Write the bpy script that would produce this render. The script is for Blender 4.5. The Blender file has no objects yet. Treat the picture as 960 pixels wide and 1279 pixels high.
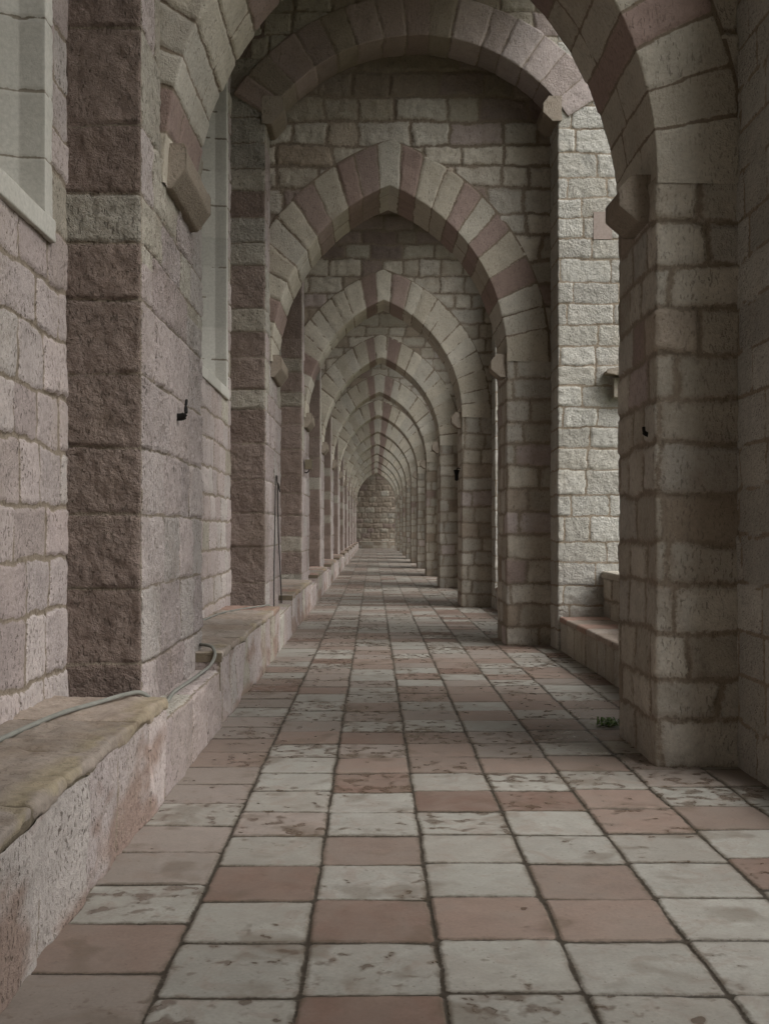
import bpy, math, random
import numpy as np

# ------------------------------------------------------------------ scene basics
scene = bpy.context.scene
COL = scene.collection
rng0 = random.Random(7)


# ------------------------------------------------------------------ numpy noise
def _hash(ix, iy, seed):
    h = (ix.astype(np.int64) * 374761393 + iy.astype(np.int64) * 668265263 + seed * 1442695041) & 0xFFFFFFFF
    h = ((h ^ (h >> 13)) * 1274126177) & 0xFFFFFFFF
    h = ((h ^ (h >> 16)) * 2246822519) & 0xFFFFFFFF
    h = h ^ (h >> 15)
    return (h & 0xFFFFFF) / float(0xFFFFFF)


def vnoise(x, y, seed):
    ix = np.floor(x); iy = np.floor(y)
    fx = x - ix; fy = y - iy
    fx = fx * fx * (3 - 2 * fx); fy = fy * fy * (3 - 2 * fy)
    ix = ix.astype(np.int64); iy = iy.astype(np.int64)
    a = _hash(ix, iy, seed); b = _hash(ix + 1, iy, seed)
    c = _hash(ix, iy + 1, seed); d = _hash(ix + 1, iy + 1, seed)
    return (a + (b - a) * fx) * (1 - fy) + (c + (d - c) * fx) * fy


def fbm(x, y, seed, octv=3, gain=.5):
    t = np.zeros(np.shape(x)); amp = 1.; tot = 0.
    for o in range(octv):
        t = t + amp * vnoise(x * 2 ** o + 17.3 * o, y * 2 ** o + 9.1 * o, seed + 31 * o)
        tot += amp; amp *= gain
    return t / tot


# ------------------------------------------------------------------ mesh collector
class MB:
    """collects grid patches with per-vertex colour and mortar mask; builds ONE mesh"""
    def __init__(self):
        self.v = []; self.f = []; self.c = []; self.m = []; self.mi = []; self.n = 0

    def add(self, v, f, c, m, mi=0):
        self.v.append(np.asarray(v, np.float32).reshape(-1, 3))
        self.f.append(np.asarray(f, np.int64).reshape(-1, 4) + self.n)
        c = np.asarray(c, np.float32)
        if c.shape[-1] == 3: c = np.concatenate([c, np.full(c.shape[:-1] + (1,), .5, np.float32)], -1)
        self.c.append(c.reshape(-1, 4))
        self.m.append(np.asarray(m, np.float32).reshape(-1))
        self.mi.append(np.full(len(self.f[-1]), mi, np.int32))
        self.n += len(self.v[-1])

    def quad(self, p, c=(.4, .38, .33), mi=0):
        self.add(p, [[0, 1, 2, 3]], [c] * 4, [1] * 4, mi)

    def box(self, x0, x1, y0, y1, z0, z1, c=(.4, .38, .33), mi=0):
        P = [(x0, y0, z0), (x1, y0, z0), (x1, y1, z0), (x0, y1, z0),
             (x0, y0, z1), (x1, y0, z1), (x1, y1, z1), (x0, y1, z1)]
        for q in ((0, 3, 2, 1), (4, 5, 6, 7), (0, 1, 5, 4), (1, 2, 6, 5), (2, 3, 7, 6), (3, 0, 4, 7)):
            self.quad([P[i] for i in q], c, mi)

    def build(self, name, mats, parent=None, loc=None, smooth=True):
        v = np.concatenate(self.v); f = np.concatenate(self.f)
        c = np.concatenate(self.c); m = np.concatenate(self.m); mi = np.concatenate(self.mi)
        used = np.zeros(len(v), bool); used[f.ravel()] = True
        remap = np.cumsum(used) - 1
        v = v[used]; c = c[used]; m = m[used]; f = remap[f]
        off = np.array(loc if loc is not None else (0, 0, 0), np.float32)
        v = v - off
        me = bpy.data.meshes.new(name)
        me.vertices.add(len(v)); me.vertices.foreach_set('co', v.astype(np.float32).ravel())
        me.loops.add(len(f) * 4); me.loops.foreach_set('vertex_index', f.astype(np.int32).ravel())
        me.polygons.add(len(f))
        me.polygons.foreach_set('loop_start', np.arange(len(f), dtype=np.int32) * 4)
        me.polygons.foreach_set('material_index', mi)
        if not isinstance(mats, (list, tuple)):
            mats = [mats]
        for mt in mats:
            me.materials.append(mt)
        me.update(calc_edges=True)
        me.polygons.foreach_set('use_smooth', np.full(len(f), smooth))
        a = me.attributes.new('Col', 'FLOAT_COLOR', 'POINT')
        a.data.foreach_set('color', c.ravel())
        b = me.attributes.new('mask', 'FLOAT', 'POINT')
        b.data.foreach_set('value', m.astype(np.float32))
        me.validate()
        o = bpy.data.objects.new(name, me)
        COL.objects.link(o)
        if parent is not None:
            o.parent = parent
        o.location = (0, 0, 0) if parent is not None else tuple(float(q) for q in off)
        return o


# ------------------------------------------------------------------ profile with filleted corners
def profile(pts, du, fil=.025):
    """pts 2D polyline -> arrays a,b,na,nb,u and list of u at the corners; normal = right of the direction"""
    pts = [np.array(p, float) for p in pts]
    n = len(pts)
    A = []; N = []
    seg = [pts[i + 1] - pts[i] for i in range(n - 1)]
    ln = [np.linalg.norm(s) for s in seg]
    dr = [s / l for s, l in zip(seg, ln)]
    out = []; corner_idx = []
    for i in range(n - 1):
        r0 = fil if i > 0 else 0.
        r1 = fil if i < n - 2 else 0.
        L = ln[i] - r0 - r1
        k = max(1, int(round(L / du)))
        nrm = np.array([dr[i][1], -dr[i][0]])
        for j in range(k + 1):
            out.append((pts[i] + dr[i] * (r0 + L * j / k), nrm))
        if i < n - 2:
            corner_idx.append(len(out) - 1)
            n2 = np.array([dr[i + 1][1], -dr[i + 1][0]])
            p0 = pts[i + 1] - dr[i] * fil; p2 = pts[i + 1] + dr[i + 1] * fil
            kk = 3
            for j in range(1, kk):
                t = j / kk
                p = (1 - t) ** 2 * p0 + 2 * t * (1 - t) * pts[i + 1] + t * t * p2
                nn = (1 - t) * nrm + t * n2; nn = nn / (np.linalg.norm(nn) + 1e-9)
                out.append((p, nn))
    P = np.array([o[0] for o in out]); NN = np.array([o[1] for o in out])
    u = np.concatenate([[0], np.cumsum(np.linalg.norm(np.diff(P, axis=0), axis=1))])
    cu = [float((u[i] + u[min(i + 3, len(u) - 1)]) / 2) for i in corner_idx]
    return P, NN, u, cu


# ------------------------------------------------------------------ stone layout
def layout(c0, c1, w0, w1, ch, sw, rnd, edges=None, forced=(), breaks=None):
    if edges is None:
        edges = [c0]
        while edges[-1] < c1 - ch[0] * .6:
            edges.append(edges[-1] + rnd.uniform(*ch))
        edges[-1] = max(edges[-1], c1 + .001)
    br = []
    for j in range(len(edges) - 1):
        if breaks is not None:
            b = list(breaks(j, rnd))
        else:
            fl = [w0] + sorted(forced) + [w1]
            b = [w0]
            for q in range(len(fl) - 1):
                x = fl[q] + (rnd.uniform(.3, 1.) * sw[0] if q == 0 else rnd.uniform(.6, 1.3) * sw[0])
                while x < fl[q + 1] - sw[0] * .55:
                    b.append(x); x += rnd.uniform(*sw)
                b.append(fl[q + 1])
        br.append(np.array(b))
    return np.array(edges), br


def eval_layout(lay, c, w):
    edges, br = lay
    ci = np.clip(np.searchsorted(edges, c, side='right') - 1, 0, len(edges) - 2)
    sid = np.zeros(c.shape, np.int64); dl = np.zeros(c.shape); wc = np.zeros(c.shape)
    off = 0
    for j in range(len(edges) - 1):
        m = ci == j
        b = br[j]
        if m.any():
            ww = w[m]
            k = np.clip(np.searchsorted(b, ww, side='right') - 1, 0, len(b) - 2)
            sid[m] = off + k
            dl[m] = np.minimum(ww - b[k], b[k + 1] - ww)
            wc[m] = .5 * (b[k] + b[k + 1])
        off += len(b) - 1
    dc = np.minimum(c - edges[ci], edges[ci + 1] - c)
    r = .035
    dx = np.clip(dl, -.05, None); dy = np.clip(dc, -.05, None)
    d = np.minimum(dx, dy)
    cm = (dx < r) & (dy < r)
    d = np.where(cm, r - np.sqrt((r - dx) ** 2 + (r - dy) ** 2), d)
    return ci, sid, d, wc, off


# ------------------------------------------------------------------ the masonry patch
def masonry(mb, pts, s0, s1, ds, du, mapf, colf, seed, ch=(.27, .36), sw=(.3, .7), fil=.025, depth=.014,
            amp=.012, rock=9., jw=.007, edge=.02, wob=.03, flip=False, axis='s', edges=None, breaks=None,
            forced=None, keep=None, force_corners=False, tilt=.012, mi=0, mw=None):
    rnd = random.Random(seed)
    P, N, u, cu = profile(pts, du, fil)
    k = max(1, int(round((s1 - s0) / ds)))
    s = np.linspace(s0, s1, k + 1)
    U, S = np.meshgrid(u, s, indexing='ij')
    fr = list(forced or []) + (cu if force_corners else [])
    if axis == 's':
        lay = layout(s0, s1, 0, u[-1] + .001, ch, sw, rnd, edges, fr, breaks)
    else:
        lay = layout(0, u[-1] + .001, s0, s1, ch, sw, rnd, edges, fr, breaks)
    Uw = U + (fbm(U * 3.1, S * 3.1, seed + 1) - .5) * wob * 1.6
    Sw = S + (fbm(U * 2.7, S * 2.7, seed + 2) - .5) * wob * 1.6
    Uw += (vnoise(U * 22, S * 22, seed + 3) - .5) * wob * .35
    Sw += (vnoise(U * 22, S * 22, seed + 4) - .5) * wob * .35
    if axis == 's':
        ci, sid, d, wc, nst = eval_layout(lay, Sw, Uw)
    else:
        ci, sid, d, wc, nst = eval_layout(lay, Uw, Sw)
    r = np.array([rnd.random() for _ in range(nst + 1)])
    r2 = np.array([rnd.random() for _ in range(nst + 1)])
    r3 = np.array([rnd.random() for _ in range(nst + 1)])
    jj = jw * (.45 + 1.1 * vnoise(U * 7, S * 7, seed + 5))
    e = np.clip((d - jj) / edge, 0, 1); e = e * e * (3 - 2 * e)
    msk = np.clip((d - jj) / (mw or edge * .35), 0, 1)
    rk = fbm(U * rock, S * rock, seed + 6, 4, .55) - .5
    h = e * (depth * (.55 + .9 * r[sid]) + amp * 2 * rk) + (1 - e) * (vnoise(U * 30, S * 30, seed + 8) - .5) * .004 - depth
    # every stone leans a little
    h += e * tilt * ((r2[sid] - .5) * np.sin(Uw * 5 + 6 * r[sid]) + (r3[sid] - .5) * np.sin(Sw * 7 + 6 * r2[sid]))
    a = P[:, 0][:, None] + N[:, 0][:, None] * h
    b = P[:, 1][:, None] + N[:, 1][:, None] * h
    seg = np.zeros(U.shape, np.int64)
    for q in cu:
        seg += (U > q)
    X, Y, Z = mapf(a, b, S)
    col = colf(sid, ci, wc, seg, r, r2, r3, U, S)
    nu, ns = U.shape
    idx = np.arange(nu * ns).reshape(nu, ns)
    F = np.stack([idx[:-1, :-1], idx[1:, :-1], idx[1:, 1:], idx[:-1, 1:]], -1).reshape(-1, 4)
    if flip:
        F = F[:, ::-1]
    if keep is not None:
        kp = keep(X, Y, Z).ravel()
        F = F[kp[F].all(1)]
    col = np.concatenate([col, r2[sid][..., None]], -1)
    mb.add(np.stack([X, Y, Z], -1).reshape(-1, 3), F, col.reshape(-1, 4), msk.ravel(), mi)


def vert(a, b, s): return a, b, s                      # profile in plan, swept upwards
def along(a, b, s): return a, s, b                     # profile in (x,z), swept along y
def across(a, b, s): return s, a, b                    # profile in (y,z), swept along x


# ------------------------------------------------------------------ palettes (linear albedo)
CREAM = np.array([(.41, .378, .318), (.385, .352, .292), (.43, .40, .34), (.37, .335, .275), (.40, .375, .325)])
PINKS = np.array([(.30, .235, .208), (.33, .268, .24), (.28, .218, .192), (.31, .248, .222)])
PALEP = np.array([(.42, .362, .34), (.44, .388, .365), (.385, .325, .305), (.44, .40, .37), (.39, .33, .305), (.43, .375, .355)])
BROWN = np.array([(.32, .27, .215), (.34, .29, .235), (.295, .245, .195), (.36, .31, .255)])
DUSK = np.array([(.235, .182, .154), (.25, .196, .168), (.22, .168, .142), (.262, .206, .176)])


def pick(pal, q):
    return pal[np.minimum((q * len(pal)).astype(int), len(pal) - 1)]


def mixcol(weights):
    """weights: list of (palette, weight)"""
    tot = sum(w for _, w in weights)
    def f(sid, ci, wc, seg, r, r2, r3, U, S):
        q = r3 * tot
        out = np.zeros((len(r), 3)); acc = 0.; done = np.zeros(len(r), bool)
        for pal, w in weights:
            acc += w
            m = (q <= acc) & ~done
            out[m] = pick(pal, r2)[m]; done |= m
        out *= (.88 + .24 * r)[:, None]
        return out[sid]
    return f


# ------------------------------------------------------------------ materials
def nd(nt, typ, **kw):
    n = nt.nodes.new(typ)
    for k, v in kw.items():
        setattr(n, k, v)
    return n


def ramp(nt, src, p0, p1, c0=(0, 0, 0, 1), c1=(1, 1, 1, 1)):
    r = nd(nt, 'ShaderNodeValToRGB')
    r.color_ramp.elements[0].position = p0; r.color_ramp.elements[0].color = c0
    r.color_ramp.elements[1].position = p1; r.color_ramp.elements[1].color = c1
    nt.links.new(src, r.inputs['Fac'])
    return r.outputs['Color']


def mathn(nt, op, a, b=None, c=None):
    n = nd(nt, 'ShaderNodeMath', operation=op)
    for i, v in enumerate((a, b, c)):
        if v is None: continue
        if isinstance(v, (int, float)): n.inputs[i].default_value = v
        else: nt.links.new(v, n.inputs[i])
    return n.outputs[0]


def mixc(nt, fac, a, b, blend='MIX'):
    n = nd(nt, 'ShaderNodeMix', data_type='RGBA', blend_type=blend)
    if isinstance(fac, (int, float)): n.inputs[0].default_value = fac
    else: nt.links.new(fac, n.inputs[0])
    for i, v in ((6, a), (7, b)):
        if isinstance(v, tuple): n.inputs[i].default_value = v if len(v) == 4 else v + (1,)
        else: nt.links.new(v, n.inputs[i])
    return n.outputs[2]


def noise(nt, vec, scale, detail=4, rough=.6, dist=0.):
    n = nd(nt, 'ShaderNodeTexNoise')
    n.inputs['Scale'].default_value = scale; n.inputs['Detail'].default_value = detail
    n.inputs['Roughness'].default_value = rough; n.inputs['Distortion'].default_value = dist
    nt.links.new(vec, n.inputs['Vector'])
    return n.outputs['Fac']


def newmat(name):
    m = bpy.data.materials.new(name); m.use_nodes = True
    nt = m.node_tree
    b = nt.nodes['Principled BSDF']
    b.inputs['Roughness'].default_value = .9
    b.inputs['Specular IOR Level'].default_value = .25
    return m, nt, b


def stone_mat(name, mortar=(.25, .205, .16), pits=.5, pitstretch=(1, 1, .35), bump=.6, bscale=55., grime=(.20, .165, .125),
              grime_amt=.5, mottling=.35, bdist=.012, pitscale=62, halo=0., thr=(.30, .62), ragged=0.):
    m, nt, b = newmat(name)
    pos = nd(nt, 'ShaderNodeNewGeometry').outputs['Position']
    an = nd(nt, 'ShaderNodeAttribute', attribute_name='Col'); at = an.outputs['Color']
    mk = nd(nt, 'ShaderNodeAttribute', attribute_name='mask').outputs['Fac']
    va = nd(nt, 'ShaderNodeVectorMath', operation='ADD')
    sh = mathn(nt, 'MULTIPLY', mathn(nt, 'FLOOR', mathn(nt, 'MULTIPLY', an.outputs['Alpha'], 12.)), 7.31)
    cx = nd(nt, 'ShaderNodeCombineXYZ')
    for i in range(3): nt.links.new(sh, cx.inputs[i])
    nt.links.new(pos, va.inputs[0]); nt.links.new(cx.outputs[0], va.inputs[1])
    pst = va.outputs[0]
    fine = noise(nt, pos, 38, 4, .65)
    med = noise(nt, pst, 6.5, 5, .6)
    big = noise(nt, pos, 1.1, 4, .6)
    # sharp, ragged border between stone and mortar
    mm = mathn(nt, 'ADD', mk, mathn(nt, 'MULTIPLY', mathn(nt, 'SUBTRACT', fine, .5), .9))
    if ragged:
        mm = mathn(nt, 'ADD', mm, mathn(nt, 'MULTIPLY', mathn(nt, 'SUBTRACT', noise(nt, pos, 13, 4, .65), .5), ragged))
    mm = ramp(nt, mm, *thr)
    # mottling of the stone itself
    v = mathn(nt, 'ADD', 1 - mottling * .5, mathn(nt, 'MULTIPLY', med, mottling))
    v2 = mathn(nt, 'ADD', .72, mathn(nt, 'MULTIPLY', fine, .56))
    vv = mathn(nt, 'MULTIPLY', v, v2)
    comb = nd(nt, 'ShaderNodeCombineColor')
    for i in range(3): nt.links.new(vv, comb.inputs[i])
    st = mixc(nt, 1., at, comb.outputs[0], 'MULTIPLY')
    mo = mixc(nt, 1., mortar, comb.outputs[0], 'MULTIPLY')
    c = mixc(nt, mm, mo, st)
    # weather stains with their own shape
    g = ramp(nt, mathn(nt, 'ADD', mathn(nt, 'MULTIPLY', big, .65), mathn(nt, 'MULTIPLY', med, .35)), .5, .68)
    g = mathn(nt, 'MULTIPLY', g, grime_amt)
    c = mixc(nt, g, c, mixc(nt, 1., grime, comb.outputs[0], 'MULTIPLY'))
    if halo:
        hl = ramp(nt, mathn(nt, 'ADD', mk, mathn(nt, 'MULTIPLY', mathn(nt, 'SUBTRACT', noise(nt, pos, 7, 5, .65), .5), 2.4)), .1, .95, (1, 1, 1, 1), (0, 0, 0, 1))
        c = mixc(nt, mathn(nt, 'MULTIPLY', hl, halo), c, mixc(nt, 1., mortar, comb.outputs[0], 'MULTIPLY'))
    # pits
    mp = nd(nt, 'ShaderNodeMapping'); mp.inputs['Scale'].default_value = pitstretch
    nt.links.new(pos, mp.inputs['Vector'])
    pn = noise(nt, mp.outputs[0], pitscale, 2, .5, .6)
    pit = ramp(nt, pn, .33, .42, (1, 1, 1, 1), (0, 0, 0, 1))
    pit = mathn(nt, 'MULTIPLY', pit, ramp(nt, noise(nt, pos, 3.3, 3, .6), .30, .55))
    c = mixc(nt, mathn(nt, 'MULTIPLY', pit, pits), c, (.11, .085, .065))
    nt.links.new(c, b.inputs['Base Color'])
    # relief
    h = mathn(nt, 'ADD', mathn(nt, 'MULTIPLY', noise(nt, pst, bscale, 5, .62), mathn(nt, 'ADD', .55, mathn(nt, 'MULTIPLY', an.outputs['Alpha'], .9))), mathn(nt, 'MULTIPLY', noise(nt, pos, bscale * 3.4, 3, .6), .35))
    h = mathn(nt, 'SUBTRACT', h, mathn(nt, 'MULTIPLY', pit, pits * .9))
    bp = nd(nt, 'ShaderNodeBump'); bp.inputs['Strength'].default_value = bump; bp.inputs['Distance'].default_value = bdist
    nt.links.new(h, bp.inputs['Height']); nt.links.new(bp.outputs[0], b.inputs['Normal'])
    return m


M_LEFT = stone_mat('pink_limestone', mortar=(.255, .21, .16), pits=.8, bump=.75, bscale=44, bdist=.016, pitscale=66, pitstretch=(1, 1, .5), mottling=.5, grime=(.30, .25, .20), grime_amt=.35)
M_PIL = stone_mat('tooled_pink_limestone', mortar=(.27, .225, .175), pits=.6, bump=1., bscale=30, grime=(.15, .115, .085), grime_amt=.5, bdist=.035, mottling=.6)
M_PIER = stone_mat('grey_limestone', mortar=(.275, .23, .18), pits=.45, bump=1., halo=.45, thr=(.08, .34), ragged=.75, mottling=.5, grime=(.20, .15, .11), grime_amt=.55)
M_ARCH = stone_mat('arch_limestone', mortar=(.23, .185, .14), pits=.45, bump=.85, ragged=.5, mottling=.5, grime=(.22, .175, .13), grime_amt=.35)
M_BUTT = stone_mat('white_limestone', mortar=(.33, .275, .21), pits=.4, pitstretch=(1, 1, .8), bump=1., bscale=36, grime=(.38, .335, .265), grime_amt=.4, bdist=.025, mottling=.45)
M_ASHLAR = stone_mat('smooth_ashlar', mortar=(.22, .19, .15), pits=.1, bump=.15, grime=(.36, .34, .28), grime_amt=.25, mottling=.18)
M_BENCHTOP = stone_mat('bench_top_stone', mortar=(.17, .14, .10), pits=.4, pitstretch=(1, 1, 1), bump=.5, grime=(.17, .13, .095), grime_amt=.8, mottling=.8)
M_RUBBLE = stone_mat('rubble_limestone', halo=.45, thr=(.1, .36), ragged=.6, mortar=(.25, .205, .16), pits=.4, bump=.8, bscale=38, grime=(.22, .175, .13), grime_amt=.5, bdist=.02)


def floor_mat():
    m, nt, b = newmat('paving_tiles')
    pos = nd(nt, 'ShaderNodeNewGeometry').outputs['Position']
    an = nd(nt, 'ShaderNodeAttribute', attribute_name='Col'); at = an.outputs['Color']
    tr = mathn(nt, 'MULTIPLY', mathn(nt, 'SUBTRACT', an.outputs['Alpha'], .70), .20)
    mk = nd(nt, 'ShaderNodeAttribute', attribute_name='mask').outputs['Fac']
    fine = noise(nt, pos, 60, 4, .65)
    med = noise(nt, pos, 9, 5, .62)
    big = noise(nt, pos, 1.6, 4, .6)
    mm = ramp(nt, mathn(nt, 'ADD', mk, mathn(nt, 'MULTIPLY', mathn(nt, 'SUBTRACT', fine, .5), .35)), .03, .17)
    halo = mathn(nt, 'MULTIPLY', ramp(nt, mathn(nt, 'ADD', mk, mathn(nt, 'MULTIPLY', mathn(nt, 'SUBTRACT', noise(nt, pos, 14, 5, .7), .5), 2.2)), .0, .75, (1, 1, 1, 1), (0, 0, 0, 1)), .7)
    vv = mathn(nt, 'MULTIPLY', mathn(nt, 'ADD', .72, mathn(nt, 'MULTIPLY', med, .56)), mathn(nt, 'ADD', .76, mathn(nt, 'MULTIPLY', fine, .48)))
    comb = nd(nt, 'ShaderNodeCombineColor')
    for i in range(3): nt.links.new(vv, comb.inputs[i])
    st = mixc(nt, 1., at, comb.outputs[0], 'MULTIPLY')
    cl = noise(nt, pos, 2.9, 4, .6, .5)
    st = mixc(nt, mathn(nt, 'MULTIPLY', ramp(nt, cl, .40, .66), .38), st, (.235, .205, .175))      # worn, greyer patches
    # pinkish veins
    vein = ramp(nt, noise(nt, pos, 4.5, 6, .7, 1.2), .52, .62)
    st = mixc(nt, mathn(nt, 'MULTIPLY', vein, .35), st, (.235, .175, .14))
    # brown wet spots and blotches
    sp = noise(nt, pos, 10.5, 3, .45, .08)
    sx = nd(nt, 'ShaderNodeSeparateXYZ'); nt.links.new(pos, sx.inputs[0])
    mr = nd(nt, 'ShaderNodeMapRange'); mr.inputs[1].default_value = 4.6; mr.inputs[2].default_value = 7.5; mr.inputs[3].default_value = -.02; mr.inputs[4].default_value = .068
    nt.links.new(sx.outputs[1], mr.inputs[0])
    sp = mathn(nt, 'ADD', mathn(nt, 'ADD', sp, mr.outputs[0]), tr)
    spot = ramp(nt, mathn(nt, 'ADD', sp, mathn(nt, 'MULTIPLY', mathn(nt, 'SUBTRACT', big, .5), .55)), .59, .66)
    bl = ramp(nt, mathn(nt, 'ADD', noise(nt, pos, 3.2, 3, .5, .3), mathn(nt, 'MULTIPLY', mathn(nt, 'SUBTRACT', big, .5), .5)), .59, .70)
    st = mixc(nt, mathn(nt, 'MULTIPLY', spot, .66), st, (.085, .055, .038))
    st = mixc(nt, mathn(nt, 'MULTIPLY', bl, .42), st, (.115, .085, .058))
    cr = ramp(nt, noise(nt, pos, 17, 3, .5, .2), .58, .70)
    cr = mathn(nt, 'MULTIPLY', cr, ramp(nt, mathn(nt, 'ADD', noise(nt, pos, 2.4, 3, .6), tr), .50, .60))
    st = mixc(nt, mathn(nt, 'MULTIPLY', cr, .7), st, (.10, .07, .048))
    st = mixc(nt, halo, st, (.085, .066, .045))
    dots = ramp(nt, noise(nt, pos, 45, 2, .5), .27, .33, (1, 1, 1, 1), (0, 0, 0, 1))
    st = mixc(nt, mathn(nt, 'MULTIPLY', dots, .5), st, (.13, .10, .075))
    jt = mixc(nt, 1., (.045, .036, .026), comb.outputs[0], 'MULTIPLY')
    c = mixc(nt, mm, jt, st)
    nt.links.new(c, b.inputs['Base Color'])
    ro = mathn(nt, 'SUBTRACT', mathn(nt, 'ADD', .42, mathn(nt, 'MULTIPLY', med, .3)), mathn(nt, 'MULTIPLY', spot, .3))
    nt.links.new(ro, b.inputs['Roughness'])
    b.inputs['Specular IOR Level'].default_value = .4
    h = mathn(nt, 'ADD', mathn(nt, 'MULTIPLY', noise(nt, pos, 25, 5, .6), 1.), mathn(nt, 'MULTIPLY', fine, .25))
    bp = nd(nt, 'ShaderNodeBump'); bp.inputs['Strength'].default_value = .25; bp.inputs['Distance'].default_value = .006
    nt.links.new(h, bp.inputs['Height']); nt.links.new(bp.outputs[0], b.inputs['Normal'])
    return m


def plain_mat(name, col, rough=.6, metal=0., var=.3, scale=30.):
    m, nt, b = newmat(name)
    pos = nd(nt, 'ShaderNodeNewGeometry').outputs['Position']
    n = noise(nt, pos, scale, 4, .6)
    c = mixc(nt, n, tuple(x * (1 - var) for x in col), tuple(min(1, x * (1 + var)) for x in col))
    nt.links.new(c, b.inputs['Base Color'])
    b.inputs['Roughness'].default_value = rough; b.inputs['Metallic'].default_value = metal
    bp = nd(nt, 'ShaderNodeBump'); bp.inputs['Strength'].default_value = .2; bp.inputs['Distance'].default_value = .003
    nt.links.new(n, bp.inputs['Height']); nt.links.new(bp.outputs[0], b.inputs['Normal'])
    return m


M_FLOOR = floor_mat()
M_CABLE = plain_mat('grey_rubber', (.21, .21, .185), .7, 0, .35, 12.)
M_WIRE = plain_mat('dark_rubber', (.05, .045, .04), .6)
M_IRON = plain_mat('black_iron', (.022, .02, .019), .6, .6)
M_HOUSING = plain_mat('weathered_bronze', (.2, .17, .12), .6, .1)
M_GLASS = plain_mat('dark_leaded_glass', (.03, .033, .036), .15)
M_LEAF = plain_mat('weed_leaf', (.15, .24, .08), .6)
M_GRASS = plain_mat('meadow', (.10, .11, .05), .9, 0, .4, 2.)
M_PLASTER = plain_mat('old_plaster', (.40, .36, .30), .9, 0, .25, 4.)


# ------------------------------------------------------------------ tagging
def tag(o, label=None, cat=None, group=None, kind=None):
    if label: o['label'] = label
    if cat: o['category'] = cat
    if group: o['group'] = group
    if kind: o['kind'] = kind
    return o


def thing(name, loc, label, cat, group=None):
    o = bpy.data.objects.new(name, None); COL.objects.link(o)
    o.location = loc; o.empty_display_size = .2
    return tag(o, label, cat, group)


def copy_tree(o, parent=None):
    c = o.copy(); COL.objects.link(c)
    if parent is not None: c.parent = parent
    for ch in list(o.children):
        copy_tree(ch, c)
    return c


def tube(mb, pts, rad, n=8, col=(.3, .3, .3), sub=6):
    P = [np.array(p, float) for p in pts]
    Q = []
    for i in range(len(P) - 1):
        p0 = P[max(i - 1, 0)]; p1 = P[i]; p2 = P[i + 1]; p3 = P[min(i + 2, len(P) - 1)]
        for j in range(sub):
            t = j / sub
            Q.append(.5 * ((2 * p1) + (-p0 + p2) * t + (2 * p0 - 5 * p1 + 4 * p2 - p3) * t * t + (-p0 + 3 * p1 - 3 * p2 + p3) * t ** 3))
    Q.append(P[-1])
    ring = []
    for i, q in enumerate(Q):
        d = Q[min(i + 1, len(Q) - 1)] - Q[max(i - 1, 0)]
        d = d / (np.linalg.norm(d) + 1e-9)
        up = np.array([0, 0, 1.]) if abs(d[2]) < .9 else np.array([1., 0, 0])
        e1 = np.cross(d, up); e1 /= np.linalg.norm(e1); e2 = np.cross(e1, d)
        rr = rad[min(i // sub, len(rad) - 1)] if isinstance(rad, (list, tuple)) else rad
        ring.append([q + rr * (math.cos(2 * math.pi * k / n) * e1 + math.sin(2 * math.pi * k / n) * e2) for k in range(n)])
    V = np.array(ring).reshape(-1, 3); F = []
    for i in range(len(Q) - 1):
        for k in range(n):
            F.append([i * n + k, i * n + (k + 1) % n, (i + 1) * n + (k + 1) % n, (i + 1) * n + k])
    mb.add(V, F, [col] * len(V), [1] * len(V))


# ------------------------------------------------------------------ measures of the gallery
CAM_H = 1.623
X_WALL = -1.92          # church wall face
X_PIL = -1.45           # face of the pilasters
X_BEN = -1.25           # front of the left benches
X_OUT = 2.49            # line of the outer parapet and buttresses
Z_SPR = 4.05            # springing of the pointed arches
Z_APEX = 6.46
Z_SEG = 7.46
Z_CEIL = 9.35
ARCH_D = 1.15
RING = .62
PY = [7.4, 15.2, 22.75, 30.3, 37.9, 45.5, 53.1, 60.7, 68.3, 75.9, 83.5, 91.1]
Y_END = 96.5
ORD = ['first', 'second', 'third', 'fourth', 'fifth', 'sixth', 'seventh', 'eighth', 'ninth', 'tenth', 'eleventh', 'twelfth']


def pointed(xl, xr):
    xc = .5 * (xl + xr); w = .5 * (xr - xl); hgt = Z_APEX - Z_SPR
    r = (hgt * hgt + w * w) / (2 * w)
    off = r - w                         # centre lies off beyond the axis
    L = r * math.acos(off / r)
    def mp(a, b, s):
        t = s / L
        left = t <= 1
        tt = np.where(left, t, 2 - t)
        R = r + a
        th = tt * np.arccos(np.clip(off / R, -1, 1))
        dx = R * np.cos(th) - off
        return np.where(left, xc - dx, xc + dx), b + 0 * s, Z_SPR + R * np.sin(th)
    def outside(x, z, m):
        d = np.abs(x - xc) + off
        return (z < Z_SPR) | (d * d + (z - Z_SPR) ** 2 > (r + RING - m) ** 2)
    return mp, outside, 2 * L, xc


def voussoir_edges(S, n, rnd, key=.30):
    h = S / 2 - key / 2
    ws = [rnd.uniform(.8, 1.25) for _ in range(n)]
    a = np.cumsum([0] + ws) / sum(ws) * h
    ws2 = [rnd.uniform(.8, 1.25) for _ in range(n)]
    b = np.cumsum([0] + ws2) / sum(ws2) * h
    return list(a) + list(S / 2 + key / 2 + b)


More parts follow.
